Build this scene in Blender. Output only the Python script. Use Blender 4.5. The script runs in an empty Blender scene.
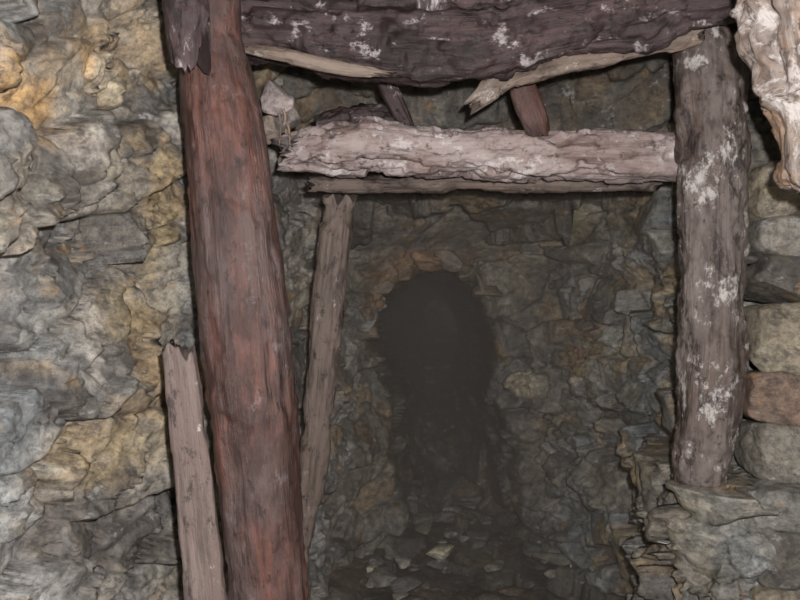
import bpy, math, random
import numpy as np
from mathutils import Vector
random.seed(4)
S=bpy.context.scene
S.view_settings.view_transform='Standard'
S.view_settings.look='None'

# ---------------------------------------------------------------- noise
def hsh(c,k,seed=0.0):
    v=np.sin(c[:,0]*127.1+c[:,1]*311.7+c[:,2]*74.7+k*53.13+seed*17.77)*43758.5453
    return v-np.floor(v)
def vnoise(p,seed=0.0):
    b=np.floor(p);f=p-b;f=f*f*(3-2*f)
    r=0
    for i in (0,1):
        for j in (0,1):
            for k in (0,1):
                w=(f[:,0] if i else 1-f[:,0])*(f[:,1] if j else 1-f[:,1])*(f[:,2] if k else 1-f[:,2])
                r=r+w*hsh(b+np.array([i,j,k]),1,seed)
    return r
def fbm(p,oct=4,seed=0.0):
    a=.5;s=0;t=0
    for o in range(oct):
        s=s+a*vnoise(p*(2**o)+o*7.3,seed+o);t+=a;a*=.5
    return s/t
def vor(p,scale,seed=0.0,ex=4):
    q=p/np.array(scale);b=np.floor(q);n=len(p)
    F1=np.full(n,9.);F2=np.full(n,9.);R=np.zeros((n,4));V=np.zeros((n,3))
    for i in (-1,0,1):
        for j in (-1,0,1):
            for k in (-1,0,1):
                c=b+np.array([i,j,k])
                pt=c+.5+.8*np.stack([hsh(c,2,seed),hsh(c,3,seed),hsh(c,4,seed)],1)-.4
                v=q-pt;d=(np.abs(v)**ex).sum(1)**(1/ex)
                m=d<F1
                F2=np.where(m,F1,np.minimum(F2,d))
                F1=np.where(m,d,F1)
                V[m]=v[m]
                rr=np.stack([hsh(c,5,seed),hsh(c,6,seed),hsh(c,7,seed),hsh(c,8,seed)],1)
                R[m]=rr[m]
    return F1,F2,R,V
def sm(x,a,b):
    t=np.clip((x-a)/(b-a),0,1);return t*t*(3-2*t)

PAL=np.array([(.22,.212,.19),(.20,.205,.20),(.27,.245,.195),(.26,.252,.235),(.14,.132,.12),(.23,.212,.175),(.31,.285,.23)])

def rotm(ax,ay,az):
    cx,sx,cy,sy,cz,sz=math.cos(ax),math.sin(ax),math.cos(ay),math.sin(ay),math.cos(az),math.sin(az)
    return np.array([[1,0,0],[0,cx,-sx],[0,sx,cx]])@np.array([[cy,0,sy],[0,1,0],[-sy,0,cy]])@np.array([[cz,-sz,0],[sz,cz,0],[0,0,1]])
def rock(P,N,amp=1.0,seed=1.0,scl=1.0,flat=1.0,bumps=(),stains=(),tint=(1,1,1),dip=(.12,-.18,.5)):
    W0=P+.035*np.stack([fbm(P*4,2,1)-.5,fbm(P*4,2,2)-.5,fbm(P*4,2,3)-.5],1)*2
    W0=W0+.006*np.stack([fbm(P*30,3,4)-.5,fbm(P*30,3,5)-.5,fbm(P*30,3,6)-.5],1)*2
    W=W0@rotm(*dip)
    X=W0@rotm(dip[0]+.25,dip[1]-.3,dip[2]+.6)
    a1,b1,R1,V1=vor(W,(.40*scl,.40*scl,.24*scl*flat),seed,5)
    a2,b2,R2,V2=vor(X,(.19*scl,.19*scl,.10*scl*flat),seed+3,5)
    a3,b3,R3,V3=vor(W,(.07,.07,.03),seed+5,4)
    e1=b1-a1;e2=b2-a2;e3=b3-a3
    d=.13*(R1[:,0]-.5)+.20*((R1[:,1]-.5)*V1[:,0]+(R1[:,2]-.5)*V1[:,2]+(R1[:,3]-.5)*V1[:,1])
    d+=-.030*np.exp(-e1/.03)
    w2=sm(fbm(P*2.3,2,9),.40,.55)*.8+.2
    d+=w2*(.045*(R2[:,0]-.5)+.10*((R2[:,1]-.5)*V2[:,0]+(R2[:,2]-.5)*V2[:,2])-.012*np.exp(-e2/.035))
    w3=sm(fbm(P*3.7,2,19),.40,.6)
    d+=w3*(.016*(R3[:,0]-.5)+.035*((R3[:,1]-.5)*V3[:,0]+(R3[:,2]-.5)*V3[:,2]))
    d+=.014*(fbm(P*9,4,4)-.5)+.010*(fbm(P*34,3,6)-.5)
    d*=amp
    idx=(R1[:,3]*len(PAL)).astype(int)%len(PAL)
    id2=(R2[:,3]*len(PAL)).astype(int)%len(PAL)
    C=PAL[idx]*.5+PAL[id2]*.5
    C=C*(.72+.5*R1[:,2:3])*(.8+.4*R2[:,2:3])
    v=fbm(P*3.1,4,11)[:,None]
    k=sm(v,.50,.64)*.45
    C=C*(1-k)+np.array([.20,.222,.235])*k
    v=fbm(P*5.3,5,21)[:,None]
    k=sm(v,.55,.66)*.6
    C=C*(1-k)+np.array([.36,.25,.125])*k
    v=fbm(P*7.3,5,51)[:,None]
    k=sm(v,.60,.68)*.6
    C=C*(1-k)+np.array([.44,.42,.38])*k
    v=fbm(P*5.3,5,61)[:,None]
    k=sm(v,.53,.65)*.7
    C=C*(1-k)+np.array([.08,.07,.06])*k
    k=(.5*np.exp(-e1/.03)+.3*w2*np.exp(-e2/.04))[:,None]
    C=C*(1-k)+np.array([.06,.05,.045])*k
    wob=(fbm(P*14,4,31)-.5)*1.5
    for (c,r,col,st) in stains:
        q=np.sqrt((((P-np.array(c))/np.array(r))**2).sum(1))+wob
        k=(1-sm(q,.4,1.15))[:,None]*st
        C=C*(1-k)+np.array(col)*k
    for (c,r,h,col) in bumps:
        q=np.sqrt((((P-np.array(c))/np.array(r))**2).sum(1))+wob*.25
        d+=h*np.sqrt(np.clip(1-q*q,0,1))-abs(h)*.3*np.exp(-((q-1.05)/.1)**2)
        if col is not None:
            k=(1-sm(q,.85,1.05))[:,None]
            C=C*(1-k)+np.array(col)*k*(.7+.6*fbm(P*20,3,5))[:,None]
    C=C*np.array(tint)*(.45+1.1*fbm(P*26,5,41))[:,None]
    return P+N*d[:,None],C

def set_attrs(me,C=None,lc=None):
    if C is not None:
        a=me.attributes.new('rock_tone','FLOAT_COLOR','POINT')
        a.data.foreach_set('color',np.concatenate([C,np.ones((len(C),1))],1).astype(np.float32).ravel())
    if lc is not None:
        a=me.attributes.new('lc','FLOAT_VECTOR','POINT')
        a.data.foreach_set('vector',lc.astype(np.float32).ravel())
def mesh_np(name,V,F,mat,C=None,lc=None,parent=None):
    me=bpy.data.meshes.new(name)
    me.from_pydata(V.tolist(),[],F)
    me.polygons.foreach_set('use_smooth',[True]*len(me.polygons))
    set_attrs(me,C,lc)
    me.materials.append(mat);me.update()
    ob=bpy.data.objects.new(name,me);S.collection.objects.link(ob)
    if parent: ob.parent=parent
    return ob
def gridfaces(nu,nv):
    i=np.arange(nu-1)[:,None]*nv+np.arange(nv-1)[None,:]
    i=i.ravel()
    return np.stack([i,i+nv,i+nv+1,i+1],1).tolist()

def resample(pts,n):
    pts=np.array(pts,float)
    Q=np.vstack([2*pts[0]-pts[1],pts,2*pts[-1]-pts[-2]])
    out=[]
    for i in range(1,len(Q)-2):
        for t in np.linspace(0,1,60,endpoint=False):
            a,b,c,d=Q[i-1],Q[i],Q[i+1],Q[i+2]
            out.append(.5*((2*b)+(-a+c)*t+(2*a-5*b+4*c-d)*t*t+(-a+3*b-3*c+d)*t**3))
    out.append(Q[-2]);out=np.array(out)
    L=np.concatenate([[0],np.cumsum(np.linalg.norm(np.diff(out[:,:3],axis=0),axis=1))])
    s=np.linspace(0,L[-1],n)
    return np.stack([np.interp(s,L,out[:,k]) for k in range(out.shape[1])],1),s

# ---------------------------------------------------------------- materials
def newmat(name):
    m=bpy.data.materials.new(name);m.use_nodes=True
    nt=m.node_tree;b=nt.nodes['Principled BSDF']
    return m,nt,b
def mixc(nt,fac,a,b,mode='MIX'):
    n=nt.nodes.new('ShaderNodeMix');n.data_type='RGBA';n.blend_type=mode
    for s,v in ((n.inputs[0],fac),(n.inputs[6],a),(n.inputs[7],b)):
        if isinstance(v,bpy.types.NodeSocket): nt.links.new(v,s)
        elif isinstance(v,(int,float)): s.default_value=v
        else: s.default_value=(*v,1)
    return n.outputs[2]
def noise(nt,vec,scale,detail=6,rough=.6):
    n=nt.nodes.new('ShaderNodeTexNoise');n.inputs['Scale'].default_value=scale
    n.inputs['Detail'].default_value=detail;n.inputs['Roughness'].default_value=rough
    nt.links.new(vec,n.inputs['Vector']);return n.outputs[0]
def ramp(nt,v,a,b,lo=0,hi=1):
    n=nt.nodes.new('ShaderNodeMapRange');n.interpolation_type='SMOOTHSTEP'
    nt.links.new(v,n.inputs[0])
    n.inputs[1].default_value=a;n.inputs[2].default_value=b;n.inputs[3].default_value=lo;n.inputs[4].default_value=hi
    return n.outputs[0]
def mapping(nt,vec,scale,loc=(0,0,0)):
    n=nt.nodes.new('ShaderNodeMapping');n.inputs['Scale'].default_value=scale;n.inputs['Location'].default_value=loc
    nt.links.new(vec,n.inputs[0]);return n.outputs[0]
def bump(nt,h,b,strength,dist):
    n=nt.nodes.new('ShaderNodeBump');n.inputs['Strength'].default_value=strength;n.inputs['Distance'].default_value=dist
    nt.links.new(h,n.inputs['Height']);nt.links.new(n.outputs[0],b.inputs['Normal'])

def rockmat(name,wet=.30):
    m,nt,b=newmat(name)
    at=nt.nodes.new('ShaderNodeAttribute');at.attribute_name='rock_tone'
    tc=nt.nodes.new('ShaderNodeTexCoord').outputs['Object']
    n1=noise(nt,tc,34,9,.8)
    c=mixc(nt,1.0,at.outputs['Color'],mixc(nt,ramp(nt,n1,.34,.66),(.42,.42,.44),(1.6,1.58,1.54)),'MULTIPLY')
    n2=noise(nt,mapping(nt,tc,(1,1,1.8),(3,1,2)),12,9,.78)
    c=mixc(nt,ramp(nt,n2,.575,.66,0,.6),c,(.47,.46,.44))
    n3=noise(nt,mapping(nt,tc,(1,1,1.3),(7,3,1)),6.5,9,.75)
    c=mixc(nt,ramp(nt,n3,.585,.68,0,.7),c,(.34,.19,.07))
    n4=noise(nt,mapping(nt,tc,(1,1,1.6),(1,8,5)),13,9,.8)
    c=mixc(nt,ramp(nt,n4,.55,.635,0,.75),c,(.05,.044,.04))
    nt.links.new(c,b.inputs['Base Color'])
    nt.links.new(ramp(nt,n2,.35,.65,wet-.08,wet+.3),b.inputs['Roughness'])
    b.inputs['Specular IOR Level'].default_value=.7
    n5=noise(nt,mapping(nt,tc,(1,1,1.9)),34,9,.78)
    bump(nt,n5,b,.85,.012)
    return m
def woodmat(name,base,dark,blotch,fung,fung_amt=.6,fscale=7,rough=.6,grain=1.0,pit=.58,fstr=.85,soot=None):
    m,nt,b=newmat(name)
    at=nt.nodes.new('ShaderNodeAttribute');at.attribute_name='lc'
    v=at.outputs['Vector']
    g=noise(nt,mapping(nt,v,(38,38,2.6)),1.6,8,.68)
    c=mixc(nt,ramp(nt,g,.35,.62),dark,base)
    bl=noise(nt,mapping(nt,v,(5,5,2.2),(2,2,2)),1.3,7,.7)
    c=mixc(nt,ramp(nt,bl,.42,.62,0,.85),c,blotch)
    if soot:
        sn=noise(nt,mapping(nt,v,(1,1,.5),(4,7,2)),6,8,.72)
        c=mixc(nt,ramp(nt,sn,soot,soot+.12,0,.75),c,tuple(x*.55 for x in dark))
    f=noise(nt,mapping(nt,v,(1,1,.7),(5,1,3)),fscale,10,.78)
    c=mixc(nt,ramp(nt,f,fung_amt,fung_amt+.07,0,fstr),c,fung)
    k=noise(nt,mapping(nt,v,(1,1,.6),(9,4,1)),fscale*2.2,9,.78)
    c=mixc(nt,ramp(nt,k,pit,pit+.07,0,.8),c,tuple(x*.4 for x in dark))
    nt.links.new(c,b.inputs['Base Color'])
    b.inputs['Roughness'].default_value=rough
    b.inputs['Specular IOR Level'].default_value=.4
    h=mixc(nt,.5,g,f)
    bump(nt,h,b,.9*grain,.018)
    return m

M_rock=rockmat('rock_wet_schist')
M_stone=rockmat('rubble_stone',.5)
M_red=woodmat('timber_red_brown',(.130,.058,.043),(.062,.034,.029),(.090,.064,.058),(.20,.16,.15),.58,12,.38,pit=.55,fstr=.5,soot=.49)
M_dark=woodmat('timber_dark_rotten',(.080,.050,.047),(.026,.017,.016),(.055,.037,.037),(.44,.39,.38),.555,12,.45,pit=.52,fstr=.8,soot=.49)
M_pale=woodmat('timber_fungus_pale',(.28,.21,.19),(.13,.085,.075),(.37,.31,.29),(.52,.47,.45),.54,11,.75,pit=.54,soot=.56)
M_right=woodmat('timber_mouldy_grey',(.115,.083,.068),(.042,.029,.025),(.165,.135,.12),(.46,.43,.40),.530,9,.5,pit=.525,soot=.53)
M_inner=woodmat('timber_inner_prop',(.17,.125,.10),(.055,.038,.032),(.15,.115,.095),(.45,.42,.38),.58,11,.55,pit=.54,soot=.55)
M_plank=woodmat('timber_split_grey',(.19,.145,.125),(.08,.058,.05),(.14,.10,.085),(.60,.57,.53),.59,9,.5,pit=.55,soot=.54)
M_tan=woodmat('timber_split_tan',(.22,.16,.12),(.08,.056,.043),(.23,.18,.145),(.45,.40,.35),.57,10,.6,pit=.54,soot=.54)
M_fung=woodmat('fungus_crust',(.27,.23,.20),(.11,.08,.065),(.30,.18,.10),(.48,.44,.41),.53,13,.6,pit=.53,soot=.54)

# ---------------------------------------------------------------- shell
def sheet(name,plan,z0,z1,step,mat,inward,post=None,**kw):
    pts=np.array([(p[0],p[1],0) for p in plan],float)
    L=np.linalg.norm(np.diff(pts[:,:2],axis=0),axis=1).sum()
    nu=int(L/step);nv=int((z1-z0)/step)
    R,s=resample(pts,nu)
    T=np.gradient(R[:,:2],axis=0);T/=np.linalg.norm(T,axis=1)[:,None]
    Nn=np.stack([-T[:,1],T[:,0],np.zeros(nu)],1)*inward
    z=np.linspace(z0,z1,nv)
    P=np.zeros((nu,nv,3));P[:,:,0]=R[:,0:1];P[:,:,1]=R[:,1:2];P[:,:,2]=z[None,:]
    N=np.repeat(Nn[:,None,:],nv,1)
    P=P.reshape(-1,3);N=N.reshape(-1,3)
    if post: P,N=post(P,N)
    V,C=rock(P,N,**kw)
    return mesh_np(name,V,gridfaces(nu,nv),mat,C)

OCH=(.48,.29,.10);BLU=(.20,.235,.255);TAN=(.37,.295,.17);DRK=(.06,.05,.042)
def left_post(P,N):
    y=P[:,1];z=P[:,2]
    line=1.47+ (y-1.72)*.62
    k=sm(z-line,-.015,.03)*(1-sm(y,2.02,2.1))*(1-sm(z,2.2,2.5)*.5)
    return P+N*(k*.09)[:,None],N
sheet('wall_left',[(-1.15,-.8),(-1.08,.3),(-1.0,1.1),(-.90,1.7),(-.74,2.2),(-.58,2.5),(-.46,2.9),(-.37,3.4),(-.27,3.9),(-.2,4.2)],
  -.15,2.6,.0080,M_rock,-1,post=left_post,amp=1.05,seed=1,tint=(1.04,1.0,.95),
  stains=[((-.85,1.75,1.85),(.2,.16,.10),OCH,.75),((-.80,2.0,1.98),(.2,.10,.08),OCH,.55),((-.75,2.1,1.78),(.2,.05,.10),OCH,.5),
          ((-.65,2.3,1.62),(.2,.08,.22),TAN,.7),((-.7,2.25,1.35),(.3,.18,.09),TAN,.55),((-.75,2.1,1.0),(.3,.3,.09),TAN,.55),
          ((-.9,1.75,1.1),(.25,.22,.30),BLU,.6),((-.9,1.8,.75),(.25,.22,.2),(.30,.32,.33),.5),
          ((-.85,1.9,2.15),(.3,.3,.12),BLU,.5),((-.5,2.7,1.6),(.2,.1,.2),OCH,.5),
          ((-.8,2.02,1.55),(.2,.06,.10),DRK,.8),((-.8,1.95,1.15),(.2,.08,.06),DRK,.8)],
  bumps=[((-.78,2.03,1.98),(.2,.06,.06),.05,(.36,.31,.23)),((-.72,2.15,1.96),(.2,.05,.05),.04,(.42,.37,.27))])

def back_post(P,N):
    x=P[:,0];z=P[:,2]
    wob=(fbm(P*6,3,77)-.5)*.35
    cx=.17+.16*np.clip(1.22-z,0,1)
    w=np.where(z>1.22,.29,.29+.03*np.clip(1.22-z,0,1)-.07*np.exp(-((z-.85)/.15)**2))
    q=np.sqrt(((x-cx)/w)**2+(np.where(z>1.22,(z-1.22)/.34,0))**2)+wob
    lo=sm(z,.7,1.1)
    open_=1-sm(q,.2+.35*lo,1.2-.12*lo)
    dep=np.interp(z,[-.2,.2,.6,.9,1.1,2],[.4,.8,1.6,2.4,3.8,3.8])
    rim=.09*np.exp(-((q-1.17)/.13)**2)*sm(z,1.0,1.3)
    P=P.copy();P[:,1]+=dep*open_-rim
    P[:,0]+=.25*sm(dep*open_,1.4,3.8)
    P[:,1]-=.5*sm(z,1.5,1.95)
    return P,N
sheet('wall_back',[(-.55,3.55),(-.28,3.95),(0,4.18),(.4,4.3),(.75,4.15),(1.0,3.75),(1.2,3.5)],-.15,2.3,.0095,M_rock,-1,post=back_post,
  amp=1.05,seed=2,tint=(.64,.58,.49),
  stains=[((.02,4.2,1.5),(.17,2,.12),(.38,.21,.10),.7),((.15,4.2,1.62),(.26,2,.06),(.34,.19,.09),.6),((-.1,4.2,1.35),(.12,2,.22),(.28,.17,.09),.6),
   ((.4,7.2,1.0),(1.2,2.6,1.2),(.03,.026,.022),.9),((.3,4.7,.6),(.4,.5,.6),(.045,.037,.03),.85)],  # these two paint the dark of the deep passage into the rock colour
  bumps=[((.66,4.2,.95),(.11,2.,.08),.06,(.50,.47,.38)),((.62,4.2,.72),(.14,2,.09),.05,None),((.78,3.9,1.75),(.12,2,.1),.06,(.38,.34,.25)),
         ((.5,4.2,1.5),(.16,2,.1),.06,None)])

RW=[((.98,3.2,1.1),(.3,.12,.3),BLU,.6),((.95,3.5,.9),(.1,.1,.2),DRK,.5),
          ((1.0,2.8,1.6),(.2,.2,.3),BLU,.7),((.9,3.9,1.1),(.1,.1,.15),(.28,.15,.10),.8)]
sheet('wall_right',[(.78,4.25),(.90,3.8,),(1.0,3.3),(1.0,2.85),(1.05,2.66),(1.20,2.58),(1.42,2.45),(1.42,1.9),(1.32,1.2),(1.2,.3),(1.2,-.8)],
  -.15,2.6,.0085,M_rock,-1,amp=.85,seed=6,scl=.85,flat=.9,tint=(.82,.82,.78),dip=(.04,-.05,.7),
  stains=RW)
def pier_post(P,N):
    z=P[:,2];ex=np.clip(z-.86,0,9)
    P=P-N*(ex*1.0)[:,None]
    P[:,2]=np.minimum(z,.86)+ex*.05
    return P,N
sheet('rock_ledge',[(1.02,3.25),(.90,2.85),(.82,2.55),(.82,2.36),(.93,2.25),(1.10,2.24),(1.34,2.2)],-.1,1.16,.0080,M_rock,-1,post=pier_post,
  amp=.75,seed=18,scl=.45,flat=1.2,tint=(.90,.87,.80),dip=(.5,-.5,.35))

def hsheet(name,x0,x1,y0,y1,step,zf,sgn,**kw):
    nu=int((x1-x0)/step);nv=int((y1-y0)/step)
    X,Y=np.meshgrid(np.linspace(x0,x1,nu),np.linspace(y0,y1,nv),indexing='ij')
    P=np.stack([X.ravel(),Y.ravel(),zf(X.ravel(),Y.ravel())],1)
    N=np.zeros_like(P);N[:,2]=sgn
    V,C=rock(P,N,**kw)
    return mesh_np(name,V,gridfaces(nu,nv),M_rock,C)
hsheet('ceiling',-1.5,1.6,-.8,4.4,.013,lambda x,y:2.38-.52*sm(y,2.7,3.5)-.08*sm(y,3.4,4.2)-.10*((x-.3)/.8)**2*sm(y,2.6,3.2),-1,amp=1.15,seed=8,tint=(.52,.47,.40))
hsheet('floor',-1.5,1.6,-.8,6.2,.015,lambda x,y:.02+.12*sm(y,3.6,5.0)+.15*np.clip(np.abs(x-.25)-.45,0,1),1,amp=.6,seed=9,tint=(.40,.36,.30))

# ---------------------------------------------------------------- stones
def stone_geo(c,r,seed,sub=5,rot=0,box=3.2,cuts=12,cr=(.5,.85),br=(.35,.7)):
    import bmesh
    bm=bmesh.new();bmesh.ops.create_icosphere(bm,subdivisions=sub,radius=1)
    V=np.array([v.co[:] for v in bm.verts]);F=[[v.index for v in f.verts] for f in bm.faces];bm.free()
    A=np.abs(V);n=(A**box).sum(1)**(1/box);V=V/n[:,None]
    rs=np.random.RandomState(seed)
    for _ in range(cuts):
        d=rs.normal(size=3);d/=np.linalg.norm(d);h=rs.uniform(*cr)
        o=V@d-h;V=V-np.clip(o,0,9)[:,None]*d*.95
    V=V*np.array(r)
    V*=(1+.16*(fbm(V*9+seed,4,seed)-.5)+.10*(fbm(V*34+seed,3,seed)-.5))[:,None]
    cz,sz=math.cos(rot),math.sin(rot)
    tl=rs.uniform(-.1,.1)
    V=np.stack([V[:,0]*cz-V[:,1]*sz,V[:,0]*sz+V[:,1]*cz,V[:,2]+V[:,0]*tl],1)+np.array(c)
    col=PAL[rs.randint(len(PAL))]*rs.uniform(*br)*np.array([1,.95,.86])
    C=col*(.4+1.2*fbm(V*16,4,3))[:,None]
    return V,F,C
def stones(name,lst,mat=None,sub=4,**kw):
    Vs=[];Fs=[];Cs=[];o=0
    for i,(c,r,rot,col) in enumerate(lst):
        V,F,C=stone_geo(c,r,i*3+len(name),sub,rot,**kw)
        if col is not None: C=C*0+np.array(col)*(.5+1.*fbm(V*16,4,3))[:,None]
        Vs.append(V);Cs.append(C);Fs+=[[a+o for a in f] for f in F];o+=len(V)
    return mesh_np(name,np.vstack(Vs),Fs,mat or M_stone,np.vstack(Cs))
rs=np.random.RandomState(5)
L=[((.20,4.0,.14),(.11,.07,.04),.3,(.50,.45,.30)),((-.12,3.85,.09),(.05,.04,.03),.9,(.50,.45,.30)),((.02,3.9,.12),(.05,.05,.03),.2,(.34,.31,.24))]
for i in range(46):
    y=rs.uniform(3.5,4.9);x=rs.uniform(-.2,.85)
    if y>4.2: x=rs.uniform(.05,.5)
    r=rs.uniform(.02,.075)
    L.append(((x,y,.05+.07*(y-3.4)+rs.uniform(0,.02)),(r*1.4,r,r*.55),rs.uniform(0,3),(.26,.235,.18) if i%9==0 else None))
stones('rubble_pile',L,sub=3)
L=[];z=.0
rows=[.15,.13,.17,.14,.16,.12,.17,.15,.20,.13,.12,.16]
rc=np.random.RandomState(21)
for ri,h in enumerate(rows):
    x=(1.03 if z>.80 else 1.0)+rc.uniform(-.015,.02)
    k=0
    while x<1.50:
        w=rc.uniform(.15,.27)
        fy=(2.40 if z>.80 else 2.33)-.25*(x-1.03)+rc.uniform(-.025,.02)
        col=None
        if ri==7: col=(.18,.125,.09)
        L.append(((x+w/2,fy,z+h/2),(w*.54,.14,h*.55),rc.uniform(-.10,.04),col))
        x+=w;k+=1
    z+=h
stones('dry_stone_wall',L,M_rock,sub=5,box=5,cuts=9,cr=(.85,1.2),br=(.6,.9))
L=[]
for i,a in enumerate(np.linspace(35,200,9)):
    t=math.radians(a)
    L.append(((.17+.335*math.cos(t)+rc.uniform(-.015,.015),4.17-.10*max(0,math.sin(t)),1.22+.385*math.sin(t)),(.075*rc.uniform(.8,1.2),.10,.055*rc.uniform(.8,1.2)),rc.uniform(-.3,.3),[(.29,.17,.09),(.21,.14,.085),(.17,.125,.09)][i%3] if a>60 else (.15,.12,.085)))
stones('stone_arch',L,M_rock,sub=4)

# ---------------------------------------------------------------- timbers
def log(name,pts,mat,n=220,ring=56,seed=1,rough=1.0,ax=(1,1),exp=2,ref=(0,1,0),rag=(.02,.02),lump=0,parent=None,crumble=0):
    R,s=resample(pts,n)
    T=np.gradient(R[:,:3],axis=0);T/=np.linalg.norm(T,axis=1)[:,None]
    ref=np.array(ref,float)
    U=np.cross(T,ref);U/=np.linalg.norm(U,axis=1)[:,None]
    Wv=np.cross(U,T)
    th=np.linspace(0,2*np.pi,ring,endpoint=False)
    c,sn=np.cos(th),np.sin(th)
    sc=(np.abs(c)**exp+np.abs(sn)**exp)**(-1/exp)
    cu=c*sc*ax[0];cw=sn*sc*ax[1]
    LC=np.zeros((n,ring,3))
    LC[:,:,0]=cu[None]*R[:,3:4];LC[:,:,1]=cw[None]*R[:,3:4];LC[:,:,2]=s[:,None]
    LC+=seed*1.7
    q=LC.reshape(-1,3)
    m=1+rough*(.34*(fbm(q*np.array([5,5,2.2]),3,seed)-.5)+.16*(fbm(q*np.array([45,45,3.5]),4,seed+1)-.5)+.12*(fbm(q*np.array([28,28,14]),3,seed+4)-.5))
    g=vnoise(q*np.array([30,30,1.6]),seed+2)
    m-=rough*.10*sm(g,.72,.9)
    if lump: m+=lump*(np.clip(fbm(q*14,4,seed+3)-.45,0,1))
    if crumble:
        h=fbm(q*np.array([16,16,8]),4,seed+8)
        m-=crumble*sm(h,.50,.60)*.55
        F1,F2,RR,VV=vor(q,(.04,.04,.12),seed,3)
        m+=crumble*.35*(RR[:,0]-.5)
        m+=crumble*.35*(fbm(q*np.array([50,50,25]),3,seed+9)-.5)
    m=m.reshape(n,ring)
    r=R[:,3:4]*m
    A=R[:,None,:3]+U[:,None,:]*(cu[None]*r)[:,:,None]+Wv[:,None,:]*(cw[None]*r)[:,:,None]
    for e,idx in ((0,0),(1,-1)):
        if rag[e]>0:
            j=(vnoise(np.stack([c*2.2+9,sn*2.2+9,np.full(ring,seed*3.+e)],1),seed)-.3)*2.2+(np.random.RandomState(seed*7+e).rand(ring)-.5)*.6
            dist=(s if e==0 else s[-1]-s)
            f=np.clip(1-dist/(rag[e]*4),0,1)**2
            A+= (T[idx]*(1 if e==0 else -1))[None,None]*(f[:,None]*j[None]*rag[e])[:,:,None]
    V=[A.reshape(-1,3)];Lc=[LC.reshape(-1,3)]
    F=[]
    for i in range(n-1):
        for j in range(ring):
            k=(j+1)%ring
            F.append([i*ring+j,i*ring+k,(i+1)*ring+k,(i+1)*ring+j])
    o=n*ring
    for e,idx in ((0,0),(1,n-1)):
        base=A[idx];cen=R[idx,:3]
        dirr=T[idx]*(1 if e==0 else -1)
        prev=idx*ring
        for kk,fr in enumerate((.7,.4,.12)):
            jag=(np.random.RandomState(seed*11+e*5+kk).rand(ring)-.3)*max(rag[e],.004)*.9
            Rg=cen+(base-cen)*fr+dirr[None]*jag[:,None]
            V.append(Rg);l=LC[idx].copy()*1.0;l=l*fr;l[:,2]+=kk*.05;Lc.append(l)
            for j in range(ring):
                k=(j+1)%ring
                q4=[prev+j,prev+k,o+k,o+j]
                F.append(q4[::-1] if e==0 else q4)
            prev=o;o+=ring
        F.append([prev+j for j in range(ring)])
    return mesh_np(name,np.vstack(V),F,mat,lc=np.vstack(Lc),parent=parent)

log('timber_prop',[(-.285,2.06,.03,.105),(-.335,2.05,.63,.100),(-.365,2.05,.97,.106),(-.395,2.05,1.30,.112),(-.43,2.05,1.62,.110),(-.462,2.05,1.90,.103),(-.475,2.05,2.05,.075),(-.455,2.04,2.17,.045),(-.450,2.04,2.27,.03)],
    M_red,n=320,ring=80,seed=3,rough=.8,rag=(.01,.05),crumble=.09)
log('timber_prop.001',[(.885,2.36,.85,.072),(.895,2.35,1.02,.088),(.915,2.35,1.25,.098),(.918,2.35,1.55,.098),(.918,2.35,1.85,.100),(.912,2.35,2.05,.098),(.90,2.35,2.20,.09)],
    M_right,n=300,ring=72,seed=5,rough=1.0,lump=.2,rag=(.012,.03),crumble=.18)
log('timber_prop.002',[(-.42,2.84,.25,.05),(-.335,2.80,.62,.050),(-.30,2.77,.85,.052),(-.268,2.75,1.15,.054),(-.235,2.74,1.5,.054),(-.203,2.73,1.765,.056)],
    M_inner,n=200,ring=48,seed=7,rough=1.3,rag=(.02,.03),crumble=.28,exp=3,ax=(1,.8))
log('split_plank',[(-.405,1.93,.03,.05),(-.465,1.92,.66,.050),(-.495,1.92,.95,.045),(-.532,1.92,1.29,.038)],
    M_plank,n=200,ring=48,seed=9,rough=.9,ax=(1,.5),exp=4,rag=(.01,.03),crumble=.12)
log('broken_timber_stub',[(-.50,1.90,1.965,.05),(-.505,1.90,2.03,.056),(-.51,1.90,2.15,.06),(-.515,1.92,2.33,.062)],
    M_dark,n=110,ring=48,seed=12,rough=1.4,lump=.5,rag=(.05,.0),crumble=.2)
log('cap_beam',[(-.50,2.24,2.18,.085),(-.36,2.24,2.165,.100),(-.10,2.23,2.14,.118),(.18,2.23,2.13,.125),(.42,2.23,2.165,.11),(.66,2.22,2.20,.105),(.80,2.19,2.23,.09),(1.12,2.16,2.26,.08)],
    M_dark,n=380,ring=72,seed=14,rough=1.5,lump=.3,ref=(0,0,1),rag=(.03,.02),crumble=.30)
log('cap_beam.001',[(-.36,2.46,1.850,.045),(-.29,2.46,1.860,.062),(-.12,2.46,1.866,.084),(.10,2.46,1.852,.072),(.35,2.46,1.848,.074),(.60,2.46,1.845,.070),(.80,2.46,1.84,.068),(.90,2.47,1.84,.065)],
    M_pale,n=440,ring=88,seed=16,rough=1.5,lump=.3,ref=(0,0,1),rag=(.05,.02),crumble=.46,exp=3.2,ax=(1.1,1.0))
log('lagging_pole',[(-.30,2.62,1.775,.028),(.1,2.62,1.780,.034),(.5,2.62,1.782,.030),(.85,2.62,1.79,.030)],M_inner,n=200,ring=32,seed=18,rough=1.6,ref=(0,0,1),rag=(.03,.02),crumble=.5)
log('lagging_board',[(.205,2.30,1.965,.018),(.27,2.29,2.015,.028),(.36,2.28,2.055,.030),(.50,2.28,2.085,.026),(.68,2.27,2.115,.022),(.86,2.26,2.15,.020)],M_tan,n=220,ring=40,seed=20,rough=1.2,ax=(.8,1.3),exp=3,ref=(0,0,1),rag=(.04,.02),crumble=.4)
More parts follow.
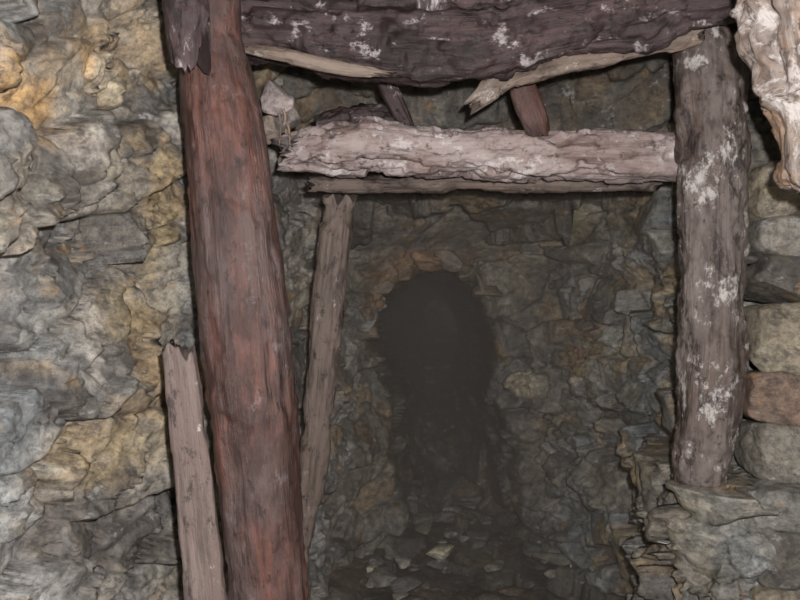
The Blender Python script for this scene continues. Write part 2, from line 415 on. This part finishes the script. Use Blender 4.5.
log('lagging_board.001',[(-.43,2.12,2.07,.014),(-.30,2.12,2.045,.018),(-.16,2.12,2.015,.018),(-.03,2.13,2.0,.010)],M_tan,n=160,ring=32,seed=22,rough=1.5,ref=(0,0,1),rag=(.03,.04),crumble=.5)
log('broken_lath',[(.43,2.44,1.90,.035),(.405,2.42,1.95,.042),(.375,2.42,2.03,.04),(.36,2.42,2.10,.03)],M_red,n=90,ring=32,seed=24,rough=1.6,ax=(1,.6),rag=(.02,.03),crumble=.3)
log('broken_lath.001',[(.04,2.50,1.90,.022),(-.00,2.47,1.98,.026),(-.06,2.43,2.10,.028)],M_dark,n=90,ring=32,seed=26,rough=1.3,rag=(.02,.02),crumble=.3)
log('broken_lath.002',[(-.26,2.5,1.92,.05),(-.12,2.52,1.965,.06),(.02,2.55,1.98,.05)],M_dark,n=120,ring=48,seed=28,rough=1.6,lump=.6,ref=(0,0,1),rag=(.03,.03),crumble=.6)
log('fungus_crusted_timber',[(.905,1.72,1.61,.03),(.895,1.72,1.66,.070),(.885,1.72,1.74,.060),(.895,1.74,1.83,.080),(.88,1.74,1.93,.10),(.87,1.74,2.05,.12),(.87,1.75,2.25,.14)],M_fung,n=240,ring=80,seed=30,rough=1.7,lump=.8,rag=(.03,.0),crumble=.45)
root=bpy.data.objects.new('hanging_mycelium',None);S.collection.objects.link(root)
for i in range(7):
    x=-.37+.05*rs.rand();z1=1.97-.04*rs.rand();ln=.03+.07*rs.rand();y=2.38+.06*rs.rand()
    log('strand_%d'%(i+1),[(x,y,z1,.005),(x+.006,y,z1-ln*.5,.004),(x+.012*rs.rand(),y,z1-ln,.0015)],M_fung,n=30,ring=12,seed=40+i,rough=1.6,rag=(0,0),parent=root)
stones('pale_roof_stone',[((-.375,2.42,2.01),(.055,.05,.05),0,(.36,.30,.28)),((-.34,2.44,1.95),(.045,.05,.04),.6,(.20,.17,.15)),((-.40,2.46,1.93),(.04,.05,.05),.2,(.24,.19,.15))])

# ---------------------------------------------------------------- mist
m=bpy.data.materials.new('mist');m.use_nodes=True;nt=m.node_tree;nt.nodes.clear()
o=nt.nodes.new('ShaderNodeOutputMaterial');v=nt.nodes.new('ShaderNodeVolumeScatter')
v.inputs['Color'].default_value=(.97,.85,.72,1);v.inputs['Density'].default_value=.105
nt.links.new(v.outputs[0],o.inputs['Volume'])
bpy.ops.mesh.primitive_cube_add(size=1,location=(.25,5.6,1.1));b=bpy.context.object
b.scale=(2.6,5.9,2.7);b.name='mist';b.data.materials.append(m)

# ---------------------------------------------------------------- light + camera
w=bpy.data.worlds.new('World');S.world=w;w.use_nodes=True
w.node_tree.nodes['Background'].inputs[0].default_value=(.6,.65,.75,1)
w.node_tree.nodes['Background'].inputs[1].default_value=.05
l=bpy.data.lights.new('camera_flash','POINT');l.energy=310;l.shadow_soft_size=.02;l.color=(1,.98,1.0)
lo=bpy.data.objects.new('camera_flash',l);lo.location=(.07,-.02,1.50);S.collection.objects.link(lo)
c=bpy.data.cameras.new('Camera');c.lens=36;c.sensor_width=36;c.clip_start=.05
co=bpy.data.objects.new('Camera',c);co.location=(0,0,1.4);co.rotation_euler=(math.pi/2,0,0);S.collection.objects.link(co)
S.camera=co
